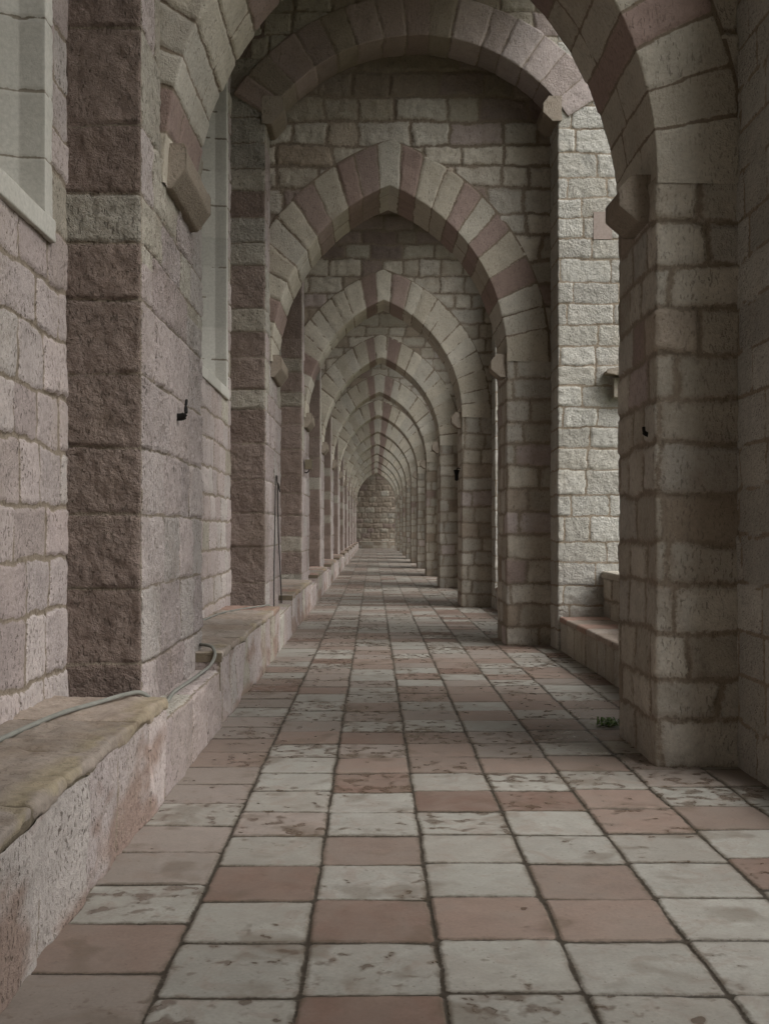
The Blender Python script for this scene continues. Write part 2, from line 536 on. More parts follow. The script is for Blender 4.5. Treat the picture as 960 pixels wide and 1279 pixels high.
def voussoir_cols(n, seed, pink=.28, alt=True):
    rnd = random.Random(seed)
    tot = 2 * n + 1
    base = []
    for i in range(tot):
        k = abs(i - n)
        p = (k == 1) or (k > 1 and rnd.random() < pink)
        pal = PINKS * np.array((1., .95, .94)) if p else CREAM * 1.25
        base.append(np.array(pal[rnd.randrange(len(pal))]) * rnd.uniform(.92, 1.06))
    base = np.array(base + base[-1:])
    def f(sid, ci, wc, seg, r, r2, r3, U, S):
        return base[np.minimum(ci, tot - 1)] * (.93 + .14 * r[sid])[..., None]
    return f


def octo(mb, x0, x1, y0, y1, z0, z1, seed, left=True):
    """chamfered impost block: octagonal nose towards the passage, run along y"""
    h = z1 - z0; w = x1 - x0
    if left:   # nose towards +x
        pts = [(x0, z0 - .0), (x0 + w * .45, z0), (x1, z0 + h * .45), (x1, z1 - h * .12), (x1 - w * .1, z1), (x0, z1)]
    else:
        pts = [(x1, z1), (x0 + w * .3, z1), (x0, z1 - h * .3), (x0, z0 + h * .35), (x1 - w * .5, z0), (x1, z0)]
    cf = mixcol([(CREAM * .9, .6), (BROWN, .4)])
    masonry(mb, pts, y0, y1, .02, .02, along, cf, seed, ch=(3, 3.1), sw=(.5, .7), axis='u', fil=.02, depth=.006, amp=.016, jw=.002, flip=True, tilt=.006)
    for yy, fl in ((y0 + .002, 1), (y1 - .002, -1)):
        c = np.array([[p[0], yy, p[1]] for p in pts]); m = c.mean(0)
        n = len(pts)
        for i in range(n):
            q = [c[i], c[(i + 1) % n], m, m]
            q = [c[i], c[(i + 1) % n], .5 * (c[(i + 1) % n] + m), .5 * (c[i] + m)]
            if fl > 0: q = q[::-1]
            mb.add(np.array(q), [[0, 1, 2, 3]], [BROWN[3]] * 4, [1] * 4)
            q2 = [.5 * (c[(i + 1) % n] + m), .5 * (c[i] + m), m, m + 1e-4]
            mb.add(np.array(q2), [[0, 1, 2, 3]] if fl > 0 else [[3, 2, 1, 0]], [BROWN[3]] * 4, [1] * 4)


# ------------------------------------------------------------------ one archway
XR = {0: 1.93, 1: 1.87}


def make_archway(k, y0, res, seed, label, group):
    """pier, pointed ring, spandrel, imposts, outer buttress, upper segmental arch"""
    xl = -1.42; xr = XR.get(k, 1.86)
    y1 = y0 + ARCH_D
    rnd = random.Random(seed)
    root = thing('stone_archway', (.22, y0, 0), label, 'archway', group)
    base = (.22, y0, 0)
    # ---- pier
    mb = MB()
    cf = mixcol([(CREAM * np.array((1.2, 1.21, 1.24)), .85), (PINKS, .03), (BROWN * 1.15, .07), (PALEP * 1.1, .05)])
    masonry(mb, [(2.54, y1), (xr, y1), (xr, y0), (2.54, y0)], -.02, Z_SPR, res, res, vert, cf, seed + 1, ch=(.27, .35), sw=(.3, .62), amp=.014, jw=.006, fil=.035, wob=.05, depth=.009, edge=.035, mw=.06)
    mb.build('pier', M_PIER, root, base)
    # ---- pointed ring
    mp, outside, S, xc = pointed(xl, xr)
    mb = MB(); n = 11
    ed = voussoir_edges(S, n, rnd); ed[0] = -.09; ed[-1] = S + .09
    def br(j, rr):
        q = RING + ARCH_D * rr.choice([.33, .5, .68])
        return [0, q, 2 * RING + ARCH_D + .01]
    masonry(mb, [(RING, y1 + .02), (0, y1 + .02), (0, y0 - .02), (RING, y0 - .02)], -.05, S + .05, res, res, mp, voussoir_cols(n, seed + 2, [.22, .24, .04, 0, .03][k]), seed + 2,
            edges=ed, breaks=br, flip=True, fil=.02, amp=.010, depth=.010, jw=.005, wob=.026, rock=6, mw=.012)
    # the return of the proud ring into the wall
    mb.build('pointed_arch', M_ARCH, root, base)
    # ---- spandrel
    mb = MB()
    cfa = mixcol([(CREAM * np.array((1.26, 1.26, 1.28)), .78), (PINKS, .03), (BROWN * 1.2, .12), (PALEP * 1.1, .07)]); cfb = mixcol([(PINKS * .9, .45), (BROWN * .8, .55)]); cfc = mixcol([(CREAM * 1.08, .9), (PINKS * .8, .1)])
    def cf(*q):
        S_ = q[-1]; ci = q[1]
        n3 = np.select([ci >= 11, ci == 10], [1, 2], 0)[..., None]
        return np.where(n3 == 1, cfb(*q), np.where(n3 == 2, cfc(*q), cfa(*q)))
    rs = res * 1.1
    kf = lambda X, Y, Z: outside(X, Z, .06)
    masonry(mb, [(-1.6, y0), (2.55, y0)], Z_SPR, Z_CEIL - .01, rs, rs, vert, cf, seed + 3, keep=kf, ch=(.28, .38), sw=(.34, .8), amp=.022, depth=.014, jw=.010, wob=.06, edge=.035, mw=.05)
    masonry(mb, [(2.55, y1), (-1.6, y1)], Z_SPR, Z_CEIL - .01, .06, .06, vert, cf, seed + 4, keep=kf, ch=(.22, .33), sw=(.25, .62))
    mb.build('spandrel', M_RUBBLE, root, base)
    # ---- imposts of the pointed arch
    mb = MB(); zi = .2 if k == 0 else 0
    octo(mb, xl - .06, xl + .13, y0 + .08, y1 + .05, Z_SPR - .26 + zi, Z_SPR + .05 + zi, seed + 5, True)
    mb.build('capital', M_PIER, root, base)
    mb = MB(); octo(mb, xr - .21, xr + .06, y0 + (.16 if k == 0 else .05), y0 + (.62 if k == 0 else .4), Z_SPR - .27, Z_SPR + .06, seed + 6, False)
    mb.build('capital', M_PIER, root, base)
    # ---- outer buttress
    mb = MB()
    cf = mixcol([(np.array([(.49, .475, .43), (.46, .44, .39), (.51, .495, .45), (.475, .455, .41)]), 1.)])
    yb0 = y0 - .6; yb1 = y0 + 1.8
    rb = res if k != 0 else .03
    masonry(mb, [(4.8, yb1), (X_OUT, yb1), (X_OUT, yb0), (4.8, yb0), (4.8, yb1)], -.02, Z_CEIL - .02, rb, rb, vert, cf, seed + 7, ch=(.26, .34), sw=(.34, .8), amp=.012,
            depth=.008, jw=.008, fil=.02, wob=.035, rock=16, mw=.012)
    mb.build('buttress', M_BUTT, root, base)
    # ---- upper segmental arch
    xc2 = .6; R = 2.405; zc = 8.295 - R; half = 2.02
    th = math.asin(half / R); Ssg = 2 * R * th
    def seg(a, b, s):
        ang = -th + s / R
        return xc2 + (R + a) * np.sin(ang), b + 0 * s, zc + (R + a) * np.cos(ang)
    t2 = .56; ns = 7
    mb = MB()
    ed2 = voussoir_edges(Ssg, ns, rnd, .32)
    rr2 = random.Random(seed + 8)
    c2 = []
    for i in range(2 * ns + 2):
        pal = (PALEP if i > ns else PINKS * 1.05) if rr2.random() < .8 else BROWN  # right half paler, left darker: light from the right put into the colour
        c2.append(np.array(pal[rr2.randrange(len(pal))]) * rr2.uniform(.9, 1.08))
    c2 = np.array(c2)
    masonry(mb, [(0, y0 + .02), (0, yb0 - .025), (t2, yb0 - .025), (t2, y0)], 0, Ssg, res, res, seg, lambda sid, ci, wc, sg, r, r2, r3, U, S_: c2[ci] * (.93 + .14 * r[sid])[..., None],
            seed + 8, edges=ed2, breaks=lambda j, q: [0, 9.], flip=True, fil=.02, amp=.012, depth=.014, jw=.006, rock=6)
    cf = mixcol([(CREAM, .55), (PALEP, .2), (BROWN, .25)])
    def kf2(X, Y, Z):
        return (X - xc2) ** 2 + (Z - zc) ** 2 > (R + t2 - .05) ** 2
    masonry(mb, [(X_PIL - .2, yb0), (X_OUT + .02, yb0)], Z_SEG, Z_CEIL - .01, rs, rs, vert, cf, seed + 9, keep=kf2, ch=(.22, .32), sw=(.25, .6), amp=.018, depth=.018, jw=.011, wob=.05)
    mb.build('upper_arch', M_RUBBLE, root, base)
    mb = MB(); octo(mb, X_PIL - .05, X_PIL + .24, yb0 - .03, y0 + .0, Z_SEG - .36, Z_SEG + .02, seed + 10, True)
    mb.build('upper_capital', M_PIER, root, base)
    mb = MB(); octo(mb, X_OUT - .2, X_OUT + .05, yb0 - .03, y0 + .0, Z_SEG - .32, Z_SEG + .02, seed + 11, False)
    mb.build('upper_capital', M_PIER, root, base)
    return root


# ------------------------------------------------------------------ one pilaster of the church wall
def make_pilaster(k, y0, res, seed, label, group):
    yb0 = y0 - .6; yb1 = y0 + 1.8
    root = thing('wall_pilaster', (X_PIL, yb0, 0), label, 'pilaster', group)
    base = (X_PIL, yb0, 0)
    rnd = random.Random(seed)
    edges = [.40]
    white = []
    while edges[-1] < Z_CEIL:
        z = edges[-1]
        w = (rnd.random() < (.12 if z < 2.6 else .42)) and (not white or not white[-1])
        white.append(w)
        edges.append(z + (rnd.uniform(.27, .33) if w else rnd.uniform(.36, .58)))
    if k == 0:      # the bands of the nearest pilaster
        edges = [.40, .78, 1.25, 1.72, 2.15, 2.60, 3.07, 3.43, 3.74, 4.17, 4.78, 5.4, 5.8, 6.3, 6.8, 7.3, 7.8, 8.3, 8.9, 9.5]
        white = [0, 0, 0, 0, 0, 0, 0, 1, 0, 0, 0, 1, 0, 1, 0, 1, 0, 1, 0]
    if k == 1:
        edges = [.40, .9, 1.4, 1.85, 2.3, 2.8, 3.25, 3.52, 3.95, 4.3, 4.62, 5.2, 5.5, 5.85, 6.2, 6.5, 6.85, 7.2, 7.6, 8.0, 8.4, 8.9, 9.5]
        white = [0, 0, 0, 0, 0, 0, 1, 0, 0, 1, 0, 1, 1, 0, 1, 1, 1, 1, 1, 0, 0, 0]
    wh = np.array(white + [0])
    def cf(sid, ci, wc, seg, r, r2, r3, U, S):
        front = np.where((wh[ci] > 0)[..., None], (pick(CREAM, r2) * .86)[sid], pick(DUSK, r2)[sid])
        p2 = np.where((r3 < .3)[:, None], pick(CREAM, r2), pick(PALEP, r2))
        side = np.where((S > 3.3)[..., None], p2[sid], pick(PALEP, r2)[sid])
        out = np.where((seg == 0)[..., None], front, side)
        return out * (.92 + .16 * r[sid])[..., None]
    mb = MB()
    u_front = abs(X_WALL - .06 - X_PIL)
    def br(j, q):
        L1 = u_front; b = [0, L1 - .0]
        x = L1 + q.uniform(.3, .75)
        while x < L1 + 2.4 - .25:
            b.append(x); x += q.uniform(.35, .8)
        b += [L1 + 2.4, L1 + 2.4 + .6]
        return b
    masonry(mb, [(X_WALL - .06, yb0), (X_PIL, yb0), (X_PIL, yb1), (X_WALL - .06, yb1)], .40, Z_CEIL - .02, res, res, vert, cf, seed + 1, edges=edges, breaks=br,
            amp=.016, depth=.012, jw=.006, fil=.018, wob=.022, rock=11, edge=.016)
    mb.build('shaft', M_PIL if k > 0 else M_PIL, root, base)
    # plinth: the stretch of low bench under the pilaster
    mb = MB()
    cf2 = mixcol([(PALEP, .8), (CREAM, .2)])
    ya = yb0 - .26; yc = yb0 + 2.06
    masonry(mb, [(X_BEN, -.02), (X_BEN, .475), (X_PIL - .1, .475)], ya, yc, res, res, along, cf2, seed + 2, axis='u', edges=[0, .495, 2.], sw=(.5, .9), flip=True,
            amp=.016, depth=.01, jw=.005, fil=.03, wob=.03, rock=7)
    mb.build('plinth', M_LEFT, root, base)
    return root


# ------------------------------------------------------------------ left benches
YEL = np.array([(.32, .265, .22), (.30, .255, .215), (.33, .285, .245), (.31, .21, .17), (.32, .28, .245)])


def make_bench(ya, yb, res, seed, label, group, cap_start=True):
    root = thing('stone_bench', (X_BEN, ya, 0), label, 'bench', group)
    base = (X_BEN, ya, 0)
    h = .615
    mb = MB()
    cf0 = mixcol([(PALEP, .88), (CREAM, .12)])
    def cf(sid, ci, wc, seg, r, r2, r3, U, S):
        c = cf0(sid, ci, wc, seg, r, r2, r3, U, S)
        t = np.clip((fbm(U * 5, S * 2.2, seed + 40, 4) - .30 - U * .62) * 5, 0, 1)[..., None]     # reddish brown splash stains
        return c * (1 - t * .75) + np.array((.25, .165, .125)) * t * .75
    wav = lambda a, b, s: (a + .018 * (vnoise(s * 2.1, s * 0 + b * 2, seed) - .5) * 2, s, b)
    masonry(mb, [(X_BEN, -.02), (X_BEN, h - .06)], ya, yb, res, res, wav, cf, seed + 1, axis='u', edges=[0, h], sw=(.35, .75), flip=True,
            amp=.016, depth=.014, jw=.008, wob=.04, rock=7, mw=.014)
    if cap_start:
        masonry(mb, [(X_WALL, ya), (X_BEN, ya)], .3, h - .06, res, res, vert, cf, seed + 2, amp=.014, depth=.008)
    mb.build('base', M_LEFT, root, base)
    mb = MB()
    c20 = mixcol([(YEL, 1)])
    def c2(sid, ci, wc, seg, r, r2, r3, U, S):
        c = c20(sid, ci, wc, seg, r, r2, r3, U, S)
        t = np.clip((fbm(U * 6, S * 3.5, seed + 41, 4) - .46) * 7, 0, 1)[..., None] * np.clip((.24 - U) / .1, 0, 1)[..., None]   # lichen on the worn lip
        return c * (1 - t * .6) + np.array((.32, .27, .165)) * t * .6
    masonry(mb, [(X_BEN + .004, h - .075), (X_BEN + .004, h), (X_WALL - .06, h + .012)], ya - .012, yb, res, res, wav, c2, seed + 3, axis='u', edges=[0, 3.], sw=(.45, .95), flip=True,
            amp=.018, depth=.012, jw=.007, fil=.022, wob=.04, rock=9, mw=.012)
    if cap_start:
        masonry(mb, [(X_WALL, ya - .012), (X_BEN + .012, ya - .012)], h - .075, h, res, res, vert, c2, seed + 4, amp=.006, depth=.004)
    mb.build('seat_slab', M_BENCHTOP, root, base)
    return root


# ------------------------------------------------------------------ right parapet with its seat
def make_parapet(ya, yb, res, seed, label, group):
    root = thing('outer_parapet', (X_OUT, ya, 0), label, 'parapet', group)
    base = (X_OUT, ya, 0)
    mb = MB()
    cf = mixcol([(CREAM, .5), (BROWN, .4), (PALEP, .1)])
    xo = X_OUT + .03
    masonry(mb, [(xo, .40), (xo, -.02)], ya, yb, res, res, along, cf, seed + 1, axis='u', edges=[0, .5], sw=(.4, .8), flip=True, amp=.014, jw=.006, mw=.05)
    masonry(mb, [(3.42, -.02), (3.42, 1.0)], ya, yb, .04, .04, along, cf, seed + 2, axis='u', ch=(.27, .34), flip=True)
    masonry(mb, [(3.10, 1.0), (3.10, .42)], ya, yb, res, res, along, cf, seed + 5, axis='u', edges=[0, .3, .7], sw=(.4, .8), flip=True, amp=.014, jw=.008, mw=.05)
    mb.build('base', M_PIER, root, base)
    mb = MB()
    c2 = mixcol([(YEL * 1.15, .7), (CREAM, .3)])
    masonry(mb, [(3.14, .46), (xo - .015, .455), (xo - .015, .39)], ya, yb, res, res, along, c2, seed + 3, axis='u', edges=[0, 2.], sw=(.5, 1.), flip=True, amp=.012, jw=.006, fil=.03)
    mb.build('seat_slab', M_BENCHTOP, root, base)
    mb = MB()
    masonry(mb, [(3.45, .98), (3.45, 1.07), (3.075, 1.07), (3.075, .98)], ya, yb, res, res, along, mixcol([(CREAM * 1.1, 1)]), seed + 4, axis='u', edges=[0, 2.], sw=(.5, 1.), flip=True, amp=.012, jw=.006, fil=.03)
    mb.build('coping', M_BUTT, root, base)
    return root


# ------------------------------------------------------------------ floor
def build_floor():
    mb = MB()
    xcol = [-1.33, -.76, -.257, .245, .742, 1.238, 1.74, 2.24, 2.60]
    y_lo, y_hi = -6., 99.
    # near tiles read from the photograph, w white p pale pink r red ; rows from the near end at y ~3.28
    near = ['wwqrwqqwqpppqw', 'wwwrwqwwwwpqww', 'rwrwpwwrpqrwqp', 'wwpwwwrwpppwqw', 'wwppwwrwpqqwpw', 'wwwwwppwpwqpwp', 'wwwrwpwqqwpwqp', 'qwwpqwwqwpwqwp']
    near[0] = 'qpwqqwqqppqqwq'
    rn = random.Random(99)
    starts = [3.47, 3.27, 3.26, 3.28, 3.29, 3.28, 3.35, 3.4]
    T = {'w': [(.325, .315, .28), (.305, .297, .265), (.335, .325, .29), (.295, .28, .247)],
         'q': [(.265, .225, .195), (.25, .217, .19), (.275, .235, .207)],
         'p': [(.228, .168, .138), (.245, .185, .153), (.218, .168, .140)],
         'r': [(.170, .112, .088), (.187, .128, .102)]}
    cols = []; brs = []
    for c in range(8):
        y = starts[c]; b = [y]; cc = []
        i = 0
        while y < y_hi:
            step = rn.uniform(.475, .515)
            y += step; b.append(y)
            if i < len(near[c]): ch = near[c][i]
            else: ch = rn.choices('wqpr', [.46, .27, .21, .06])[0]
            cc.append(T[ch][rn.randrange(len(T[ch]))]); i += 1
        y = starts[c]; pre = []; pc = []
        while y > y_lo:
            y -= rn.uniform(.475, .515); pre.insert(0, y); pc.insert(0, T[rn.choices('wqpr', [.46, .27, .21, .06])[0]][0])
        brs.append(np.array(pre + b)); cols.append(pc + cc)
    flat = []
    # columns run in profile order; the profile goes from large x to small x so that the normal points up
    order = list(range(7, -1, -1))
    for c in order: flat += cols[c]
    flat = np.array(flat + [flat[-1]])
    edges = [2.60 - xcol[c + 1] for c in order] + [2.60 - xcol[0]]
    edges[0] = 0
    def cf(sid, ci, wc, seg, r, r2, r3, U, S):
        return flat[np.minimum(sid, len(flat) - 1)] * (.93 + .14 * r[sid])[..., None]
    def br(j, q): return brs[order[j]]
    for (ya, yb, ds, du) in ((2.6, 6.4, .0085, .0085), (6.4, 12., .014, .012), (12., 20., .022, .016), (20., 40., .04, .022), (40., 98., .1, .03), (-6., 2.6, .05, .03)):
        masonry(mb, [(2.60, 0), (-1.33, 0)], ya, yb, ds, du, along, cf, 4242, axis='u', edges=edges, breaks=br, flip=True, depth=.006, amp=.0022, jw=.0055,
                edge=.007, wob=.012, rock=2.2, tilt=.007, mw=.03)
    o = mb.build('floor', M_FLOOR)
    tag(o, None, None, None, 'structure')
    return o


build_floor()

# ------------------------------------------------------------------ church wall with its windows
wall = thing('church_wall', (X_WALL, 0, 0), 'long pale pink limestone church wall behind the pilasters and benches', 'wall')
bays = [(-6., PY[0] - .6, 'near')] + [(PY[i] + 1.8, PY[i + 1] - .6, i) for i in range(len(PY) - 1)] + [(PY[-1] + 1.8, Y_END, 'far')]
mb = MB()
Z_SILL = 3.52; Z_HEAD = 8.7
holes = []
for i, (ya, yb, nm) in enumerate(bays):
    if nm == 'far':
        holes.append(None); w0 = w1 = None
    else:
        w1 = yb - .48; w0 = max(ya + .55, w1 - 4.2)
        holes.append((w0, w1))
    res = .0125 if i == 0 else (.018 if i == 1 else (.04 if i < 4 else .08))
    cf = mixcol([(PALEP, .92), (CREAM, .08)])
    y_s = ya if i else 2.9
    def kf(X, Y, Z, w0=w0, w1=w1):
        if w0 is None: return np.ones(X.shape, bool)
        return ~((Y > w0 - .10) & (Y < w1 + .10) & (Z > Z_SILL - .12) & (Z < Z_HEAD + .1))
    masonry(mb, [(X_WALL, y_s - .02), (X_WALL, yb + .03)], .4, Z_CEIL - .01, res, res, vert, cf, 500 + i, ch=(.27, .38), sw=(.28, .62), amp=.012, depth=.012, jw=.008, wob=.05, rock=8, keep=kf, mw=.014)
    if i == 0:
        masonry(mb, [(X_WALL, -6.), (X_WALL, 2.9)], .0, Z_CEIL - .01, .12, .12, vert, cf, 590, keep=kf)
mb.build('wall_face', M_LEFT, wall, (X_WALL, 0, 0))
mb = MB(); mb.box(-3.2, -2.42, -14, Y_END + .4, -.1, Z_CEIL + .2, (.3, .27, .22)); mb.build('wall_core', M_PLASTER, wall, (X_WALL, 0, 0), smooth=False)
for i, hb in enumerate(holes):
    if hb is None: continue
    w0, w1 = hb
    res = .012 if i == 0 else (.025 if i == 1 else .1)
    mb = MB()
    cf = mixcol([(np.array([(.50, .485, .44), (.47, .455, .41)]), 1)])
    xa = X_WALL + .012
    # far jamb, near jamb: two splayed facets of smooth ashlar
    def jb(q, w0=w0):
        return None
    for pts in ([(xa - .42, w1 - .16), (xa - .15, w1 - .035), (xa, w1 - .02), (xa, w1 + .13)][::-1], [(xa, w0 - .13), (xa, w0 + .02), (xa - .15, w0 + .035), (xa - .42, w0 + .16)][::-1]):
        pts = pts[::-1] if pts[0][0] < pts[-1][0] and False else pts
        masonry(mb, pts[::-1], Z_SILL - .1, Z_HEAD + .1, res, res, vert, cf, 700 + i, ch=(.36, .46), sw=(4, 5), amp=.002, depth=.006, jw=.005, edge=.010, wob=.02, fil=.008, tilt=.003)
    mb.box(xa - .42, xa + .001, w0 - .1, w1 + .1, Z_HEAD, Z_HEAD + .25, (.47, .455, .41))
    win = mb.build('window', M_ASHLAR, wall, (X_WALL, 0, 0))
    mb = MB()
    masonry(mb, [(xa - .02, Z_SILL - .19), (xa + .02, Z_SILL - .19), (xa + .02, Z_SILL - .06), (xa - .44, Z_SILL + .20)], w0 - .13, w1 + .13, res, res, along, cf, 760 + i, axis='u', edges=[0, 2.], sw=(.9, 1.3), flip=True,
            amp=.003, depth=.004, jw=.003, fil=.01)
    mb.build('sill', M_ASHLAR, win, (X_WALL, 0, 0))
    mb = MB(); mb.quad([(xa - .40, w0 + .3, Z_SILL), (xa - .40, w1 - .3, Z_SILL), (xa - .40, w1 - .3, Z_HEAD + .05), (xa - .40, w0 + .3, Z_HEAD + .05)], (.05, .05, .05))
    mb.build('pane', M_GLASS, win, (X_WALL, 0, 0), smooth=False)
    mb = MB()
    ym = .5 * (w0 + w1)
    mb.box(xa - .39, xa - .27, ym - .07, ym + .07, Z_SILL + .05, Z_HEAD, (.47, .455, .41))
    mb.build('mullion', M_ASHLAR, win, (X_WALL, 0, 0), smooth=False)

# ------------------------------------------------------------------ archways and pilasters, near ones built, far ones copied
GA = 'pointed stone archways spanning the gallery'
GP = 'pilasters along the church wall'
AL = ['nearest stone archway, its tall pier framing the right edge of the passage',
      'second archway, banded pink and white pointed arch beside the bright lit buttress',
      'third archway, pier with a small black lantern on its inner face']
PL = ['nearest pilaster, rough dark pink front and iron hook on its side',
      'second pilaster, banded front with a looped wire hanging on its side',
      'third pilaster, dark pink front with a small floodlight box on its side']
FAR_A = '{} pointed archway counted from the near end of the gallery'
FAR_P = '{} dark pink pilaster counted from the near end of the gallery'
arch_t = {}; pil_t = {}
RES = {0: .0145, 1: .0175, 2: .03, 3: .04, 4: .045}
for k, y in enumerate(PY):
    la = AL[k] if k < 3 else FAR_A.format(ORD[k])
    lp = PL[k] if k < 3 else FAR_P.format(ORD[k])
    if k in RES:
        arch_t[k] = make_archway(k, y, RES[k], 1000 + 97 * k, la, GA)
        pil_t[k] = make_pilaster(k, y, RES[k] * (.9 if k == 0 else 1), 3000 + 97 * k, lp, GP)
    else:
        src = 3 if k % 2 else 4
        a = copy_tree(arch_t[src]); a.location.y = y; a['label'] = la
        p = copy_tree(pil_t[src]); p.location.y = y - .6; p['label'] = lp

GB = 'stone benches between the pilasters'
BL = ['nearest stone bench with yellowish mossy edge and grey cable on top', 'second stone bench from the near end, with an orange slab in its top',
      'third low stone bench counted from the near end']
bt = None
for k in range(len(PY)):
    ya = (2.4 if k == 0 else PY[k - 1] - .6 + 2.06); yb = PY[k] - .6 - .26
    lb = BL[k] if k < 3 else '{} low stone bench counted from the near end of the gallery'.format(ORD[k])
    if k < 4:
        b = make_bench(ya, yb, [.0105, .015, .025, .04][k], 4000 + 50 * k, lb, GB, k > 0)
        if k == 3: bt = b
    else:
        b = copy_tree(bt); b.location.y = ya; b['label'] = lb

GR = 'parapets with seats between the right hand piers'
ppt = None
for k in range(1, 4):
    lb = ['low parapet with a stone seat beyond the nearest pier', 'low parapet seat between the second and third piers', 'low parapet seat between the third and fourth piers'][k - 1]
    make_parapet(PY[k - 1] + 1.8, PY[k] - .6, [.018, .035, .06][k - 1], 5000 + 50 * k, lb, GR)

make_parapet(1.45, PY[0] - .6, .04, 5900, 'low parapet seat on the viewer side of the nearest pier', GR)

# ------------------------------------------------------------------ end wall
ew = thing('end_wall', (.3, Y_END, 0), 'brown rubble wall closing the far end of the gallery', 'wall')
mb = MB()
masonry(mb, [(-2.1, Y_END), (2.6, Y_END)], 0, Z_CEIL, .07, .07, vert, mixcol([(BROWN * .8, .6), (CREAM * .8, .3), (PINKS * .8, .1)]), 888, ch=(.35, .55), sw=(.45, .9), amp=.04, depth=.04, jw=.03, wob=.08)
mb.build('wall_face', M_RUBBLE, ew, (.3, Y_END, 0))
mb = MB()
masonry(mb, [(Y_END, .62), (Y_END - .6, .62), (Y_END - .6, 0)], -1.25, 2.5, .07, .07, across, mixcol([(BROWN, .5), (CREAM, .5)]), 889, axis='u', amp=.02, flip=False)
mb.build('seat_ledge', M_RUBBLE, ew, (.3, Y_END, 0))

# ------------------------------------------------------------------ ceiling, gallery behind the viewer, ground
mb = MB(); mb.box(-2.6, 3.0, -14, Y_END + .5, Z_CEIL, Z_CEIL + .5, (.3, .26, .21))
tag(mb.build('ceiling', M_PLASTER, smooth=False), kind='structure')
mb = MB()  # unseen bays and end wall behind the camera, added for the light
for y0 in (-.35, -8.):
    mb.box(1.9, 4.8, y0 - .6, y0 + 1.8, -.02, Z_CEIL - .01, (.4, .37, .31))
    mb.box(-1.9, 1.89, y0, y0 + 1.1, 5.6, Z_CEIL - .01, (.4, .37, .31))
mb.box(-2.0, 4.3, -14.2, -13.9, -.02, Z_CEIL, (.4, .37, .31))
mb.box(-2.2, -1.92, -14, -6, -.02, Z_CEIL, (.4, .37, .31))
tag(mb.build('unseen_bays_behind', M_PLASTER, smooth=False), kind='structure')
mb = MB(); mb.quad([(-900, -900, -.16), (900, -900, -.16), (900, 900, -.16), (-900, 900, -.16)], (.1, .11, .05))
tag(mb.build('ground', M_GRASS, smooth=False), kind='structure')

# ------------------------------------------------------------------ small things
mb = MB()
tube(mb, [(-1.80, 4.2, .645), (-1.78, 4.7, .64), (-1.75, 5.08, .64), (-1.68, 5.75, .64), (-1.57, 6.15, .64), (-1.47, 6.43, .645), (-1.395, 6.52, .64), (-1.33, 6.6, .57), (-1.34, 6.95, .505),
          (-1.38, 7.5, .50), (-1.365, 8.0, .50), (-1.345, 8.45, .505), (-1.315, 8.72, .53), (-1.29, 8.82, .60), (-1.32, 8.88, .66), (-1.41, 9.02, .665), (-1.5, 9.25, .645)], .0138, 8)
tag(mb.build('cable', M_CABLE), 'thick grey cable lying along the nearest bench and round the pilaster', 'cable')
mb = MB()
tube(mb, [(-1.87, 11.4, .635), (-1.86, 11.9, .635), (-1.80, 12.9, .635), (-1.62, 13.6, .635), (-1.44, 14.05, .635), (-1.41, 14.5, .62), (-1.41, 15.2, .53)], .011, 6)
tag(mb.build('cable', M_CABLE), 'thin grey cable crossing the top of the second bench', 'cable')
mb = MB()
xw = X_PIL + .022
tube(mb, [(xw, 15.55, .5), (xw, 15.62, 1.2), (xw, 15.75, 1.9), (xw, 15.84, 2.36), (xw + .01, 15.95, 2.42), (xw, 16.1, 2.34), (xw + .02, 16.32, 2.2), (xw, 16.2, 2.30), (xw, 16.3, 1.6), (xw + .01, 16.5, 1.0), (xw + .02, 16.65, .5)], .009, 6)
tag(mb.build('wire_loop', M_WIRE), 'dark looped wire hanging down the side of the second pilaster', 'wire')

hook = thing('iron_hook', (X_PIL, 8.0, 2.46), 'black iron hook fixed to the side of the nearest pilaster', 'hook')
mb = MB(); tube(mb, [(-.02, 0, 0), (.03, 0, 0), (.055, 0, .01)], .028, 8, sub=3); mb.build('peg', M_IRON, hook)
mb = MB(); tube(mb, [(.045, 0, .0), (.065, .0, .03), (.06, .03, .08), (.062, .05, .135)], [.018, .014, .011, .008], 8, sub=4); mb.build('prong', M_IRON, hook)
spike = MB(); tube(spike, [(1.97, 7.58, 2.29), (1.915, 7.58, 2.295), (1.895, 7.57, 2.31), (1.888, 7.56, 2.345)], [.02, .017, .012, .008], 8)
tag(spike.build('iron_peg', M_IRON), 'short black iron peg in the inner face of the nearest pier', 'peg')

# lantern on the third pier
lan = thing('wall_lantern', (1.86, 23.2, 2.68), 'small black lantern on the inner face of the third pier', 'lantern')
mb = MB(); tube(mb, [(.02, 0, .34), (-.06, 0, .36), (-.10, 0, .31)], .014, 6); mb.build('bracket', M_IRON, lan)
mb = MB(); tube(mb, [(-.10, 0, .0), (-.10, 0, .03), (-.10, 0, .23), (-.10, 0, .27), (-.10, 0, .32)], [.03, .055, .07, .085, .012], 8, sub=3); mb.build('housing', M_IRON, lan)
lan.scale = (.75, .75, .75)

# floodlight on the third pilaster
fl = thing('floodlight', (X_PIL, 22.75, 2.9), 'small bronze floodlight box on the side of the third pilaster', 'floodlight')
mb = MB(); mb.box(.02, .17, -.12, .12, .0, .2, (.3, .3, .3)); mb.build('housing', M_HOUSING, fl, smooth=False)
mb = MB(); mb.box(.171, .176, -.10, .10, .02, .18, (.3, .3, .3)); mb.build('lens', M_GLASS, fl, smooth=False)
mb = MB(); tube(mb, [(-.02, 0, -.05), (.06, 0, -.07), (.11, 0, .01)], .013, 6); mb.build('bracket', M_IRON, fl)

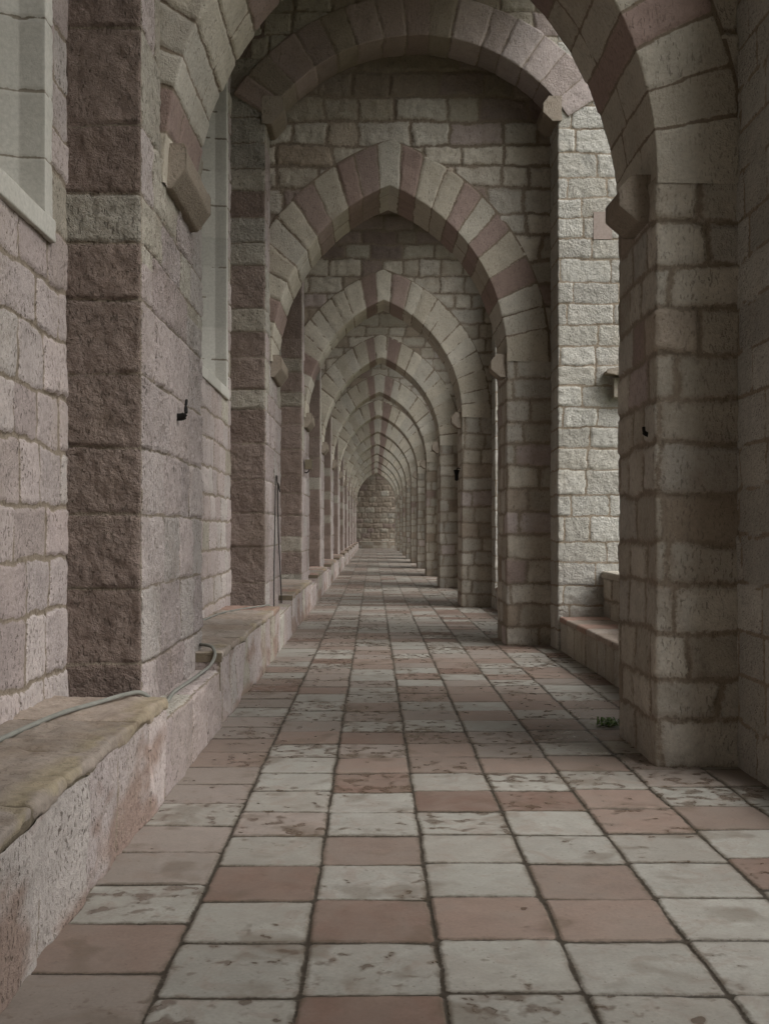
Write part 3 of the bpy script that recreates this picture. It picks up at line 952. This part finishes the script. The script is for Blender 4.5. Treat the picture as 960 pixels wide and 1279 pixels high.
# stone bracket on the lit buttress of the second archway
mb = MB(); octo(mb, 3.10, 3.75, PY[1] - .6 - .24, PY[1] - .6 + .02, 3.66, 3.80, 77, False)
mb.box(3.22, 3.75, PY[1] - .6 - .14, PY[1] - .6 + .01, 3.40, 3.66, tuple(CREAM[3]))
tag(mb.build('stone_bracket', M_BUTT), 'projecting stone ledge on the bright buttress face beside the nearest pier', 'ledge')

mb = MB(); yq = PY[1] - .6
mb.box(2.97, 3.22, yq - .006, yq + .05, 5.55, 5.92, tuple(PINKS[1]))  # flat pinkish block, slightly proud of the buttress face
mb.build('pinkish_block', M_ASHLAR, arch_t[1], (.22, PY[1], 0), smooth=False)
mb = MB()

# weed at the foot of the near pier
weed = thing('weed', (1.95, 8.95, 0), 'small green weed growing at the foot of the nearest pier', 'weed')
rw = random.Random(5)
mb = MB()
for i in range(110):
    a = rw.uniform(0, 6.28); r0 = rw.uniform(0, .12); ln = rw.uniform(.03, .10); wd = rw.uniform(.005, .012); ht = rw.uniform(.01, .07)
    bx, by = r0 * math.cos(a * 3), r0 * math.sin(a * 3)
    dx, dy = math.cos(a), math.sin(a)
    P = [(bx, by, .005), (bx + dx * ln * .5 - dy * wd, by + dy * ln * .5 + dx * wd, ht), (bx + dx * ln, by + dy * ln, ht * .8), (bx + dx * ln * .5 + dy * wd, by + dy * ln * .5 - dx * wd, ht)]
    mb.quad(P, (.06, .1, .03))
mb.build('leaves', M_LEAF, weed, smooth=False)

# ------------------------------------------------------------------ camera
cam = bpy.data.cameras.new('camera'); co = bpy.data.objects.new('camera', cam); COL.objects.link(co)
co.location = (0, 0, CAM_H); co.rotation_euler = (math.radians(90), 0, 0)
cam.sensor_fit = 'VERTICAL'; cam.sensor_height = 24; cam.lens = 24 * 1350 / 1279
cam.shift_x = 14 / 1279; cam.shift_y = 22.5 / 1279
cam.clip_start = .05; cam.clip_end = 3000
scene.camera = co

# ------------------------------------------------------------------ overcast daylight
w = bpy.data.worlds.new('World'); scene.world = w; w.use_nodes = True
nt = w.node_tree
bg = nt.nodes['Background']
sky = nt.nodes.new('ShaderNodeTexSky'); sky.sky_type = 'NISHITA'; sky.sun_disc = False
AZ = math.radians(120); EL = math.radians(48)       # azimuth from +y towards +x
sky.sun_elevation = EL; sky.sun_rotation = AZ
sky.dust_density = 6; sky.air_density = 1.2; sky.ozone_density = 1
hs = nt.nodes.new('ShaderNodeHueSaturation'); hs.inputs['Saturation'].default_value = .16
nt.links.new(sky.outputs[0], hs.inputs['Color']); nt.links.new(hs.outputs[0], bg.inputs['Color'])
bg.inputs['Strength'].default_value = .145
sl = bpy.data.lights.new('sun', 'SUN'); so = bpy.data.objects.new('sun', sl); COL.objects.link(so)
sl.energy = .95; sl.angle = math.radians(50); sl.color = (1, .985, .965)
from mathutils import Vector
d = Vector((math.sin(AZ) * math.cos(EL), math.cos(AZ) * math.cos(EL), math.sin(EL)))
so.rotation_euler = d.to_track_quat('Z', 'Y').to_euler()
so.location = (20, -5, 25)

scene.view_settings.view_transform = 'Standard'; scene.view_settings.look = 'None'
scene.view_settings.gamma = 1; scene.view_settings.use_curve_mapping = False
scene.view_settings.exposure = .54
scene.render.engine = 'CYCLES'
cy = scene.cycles
cy.max_bounces = 10; cy.diffuse_bounces = 7; cy.glossy_bounces = 3
cy.use_denoising = True
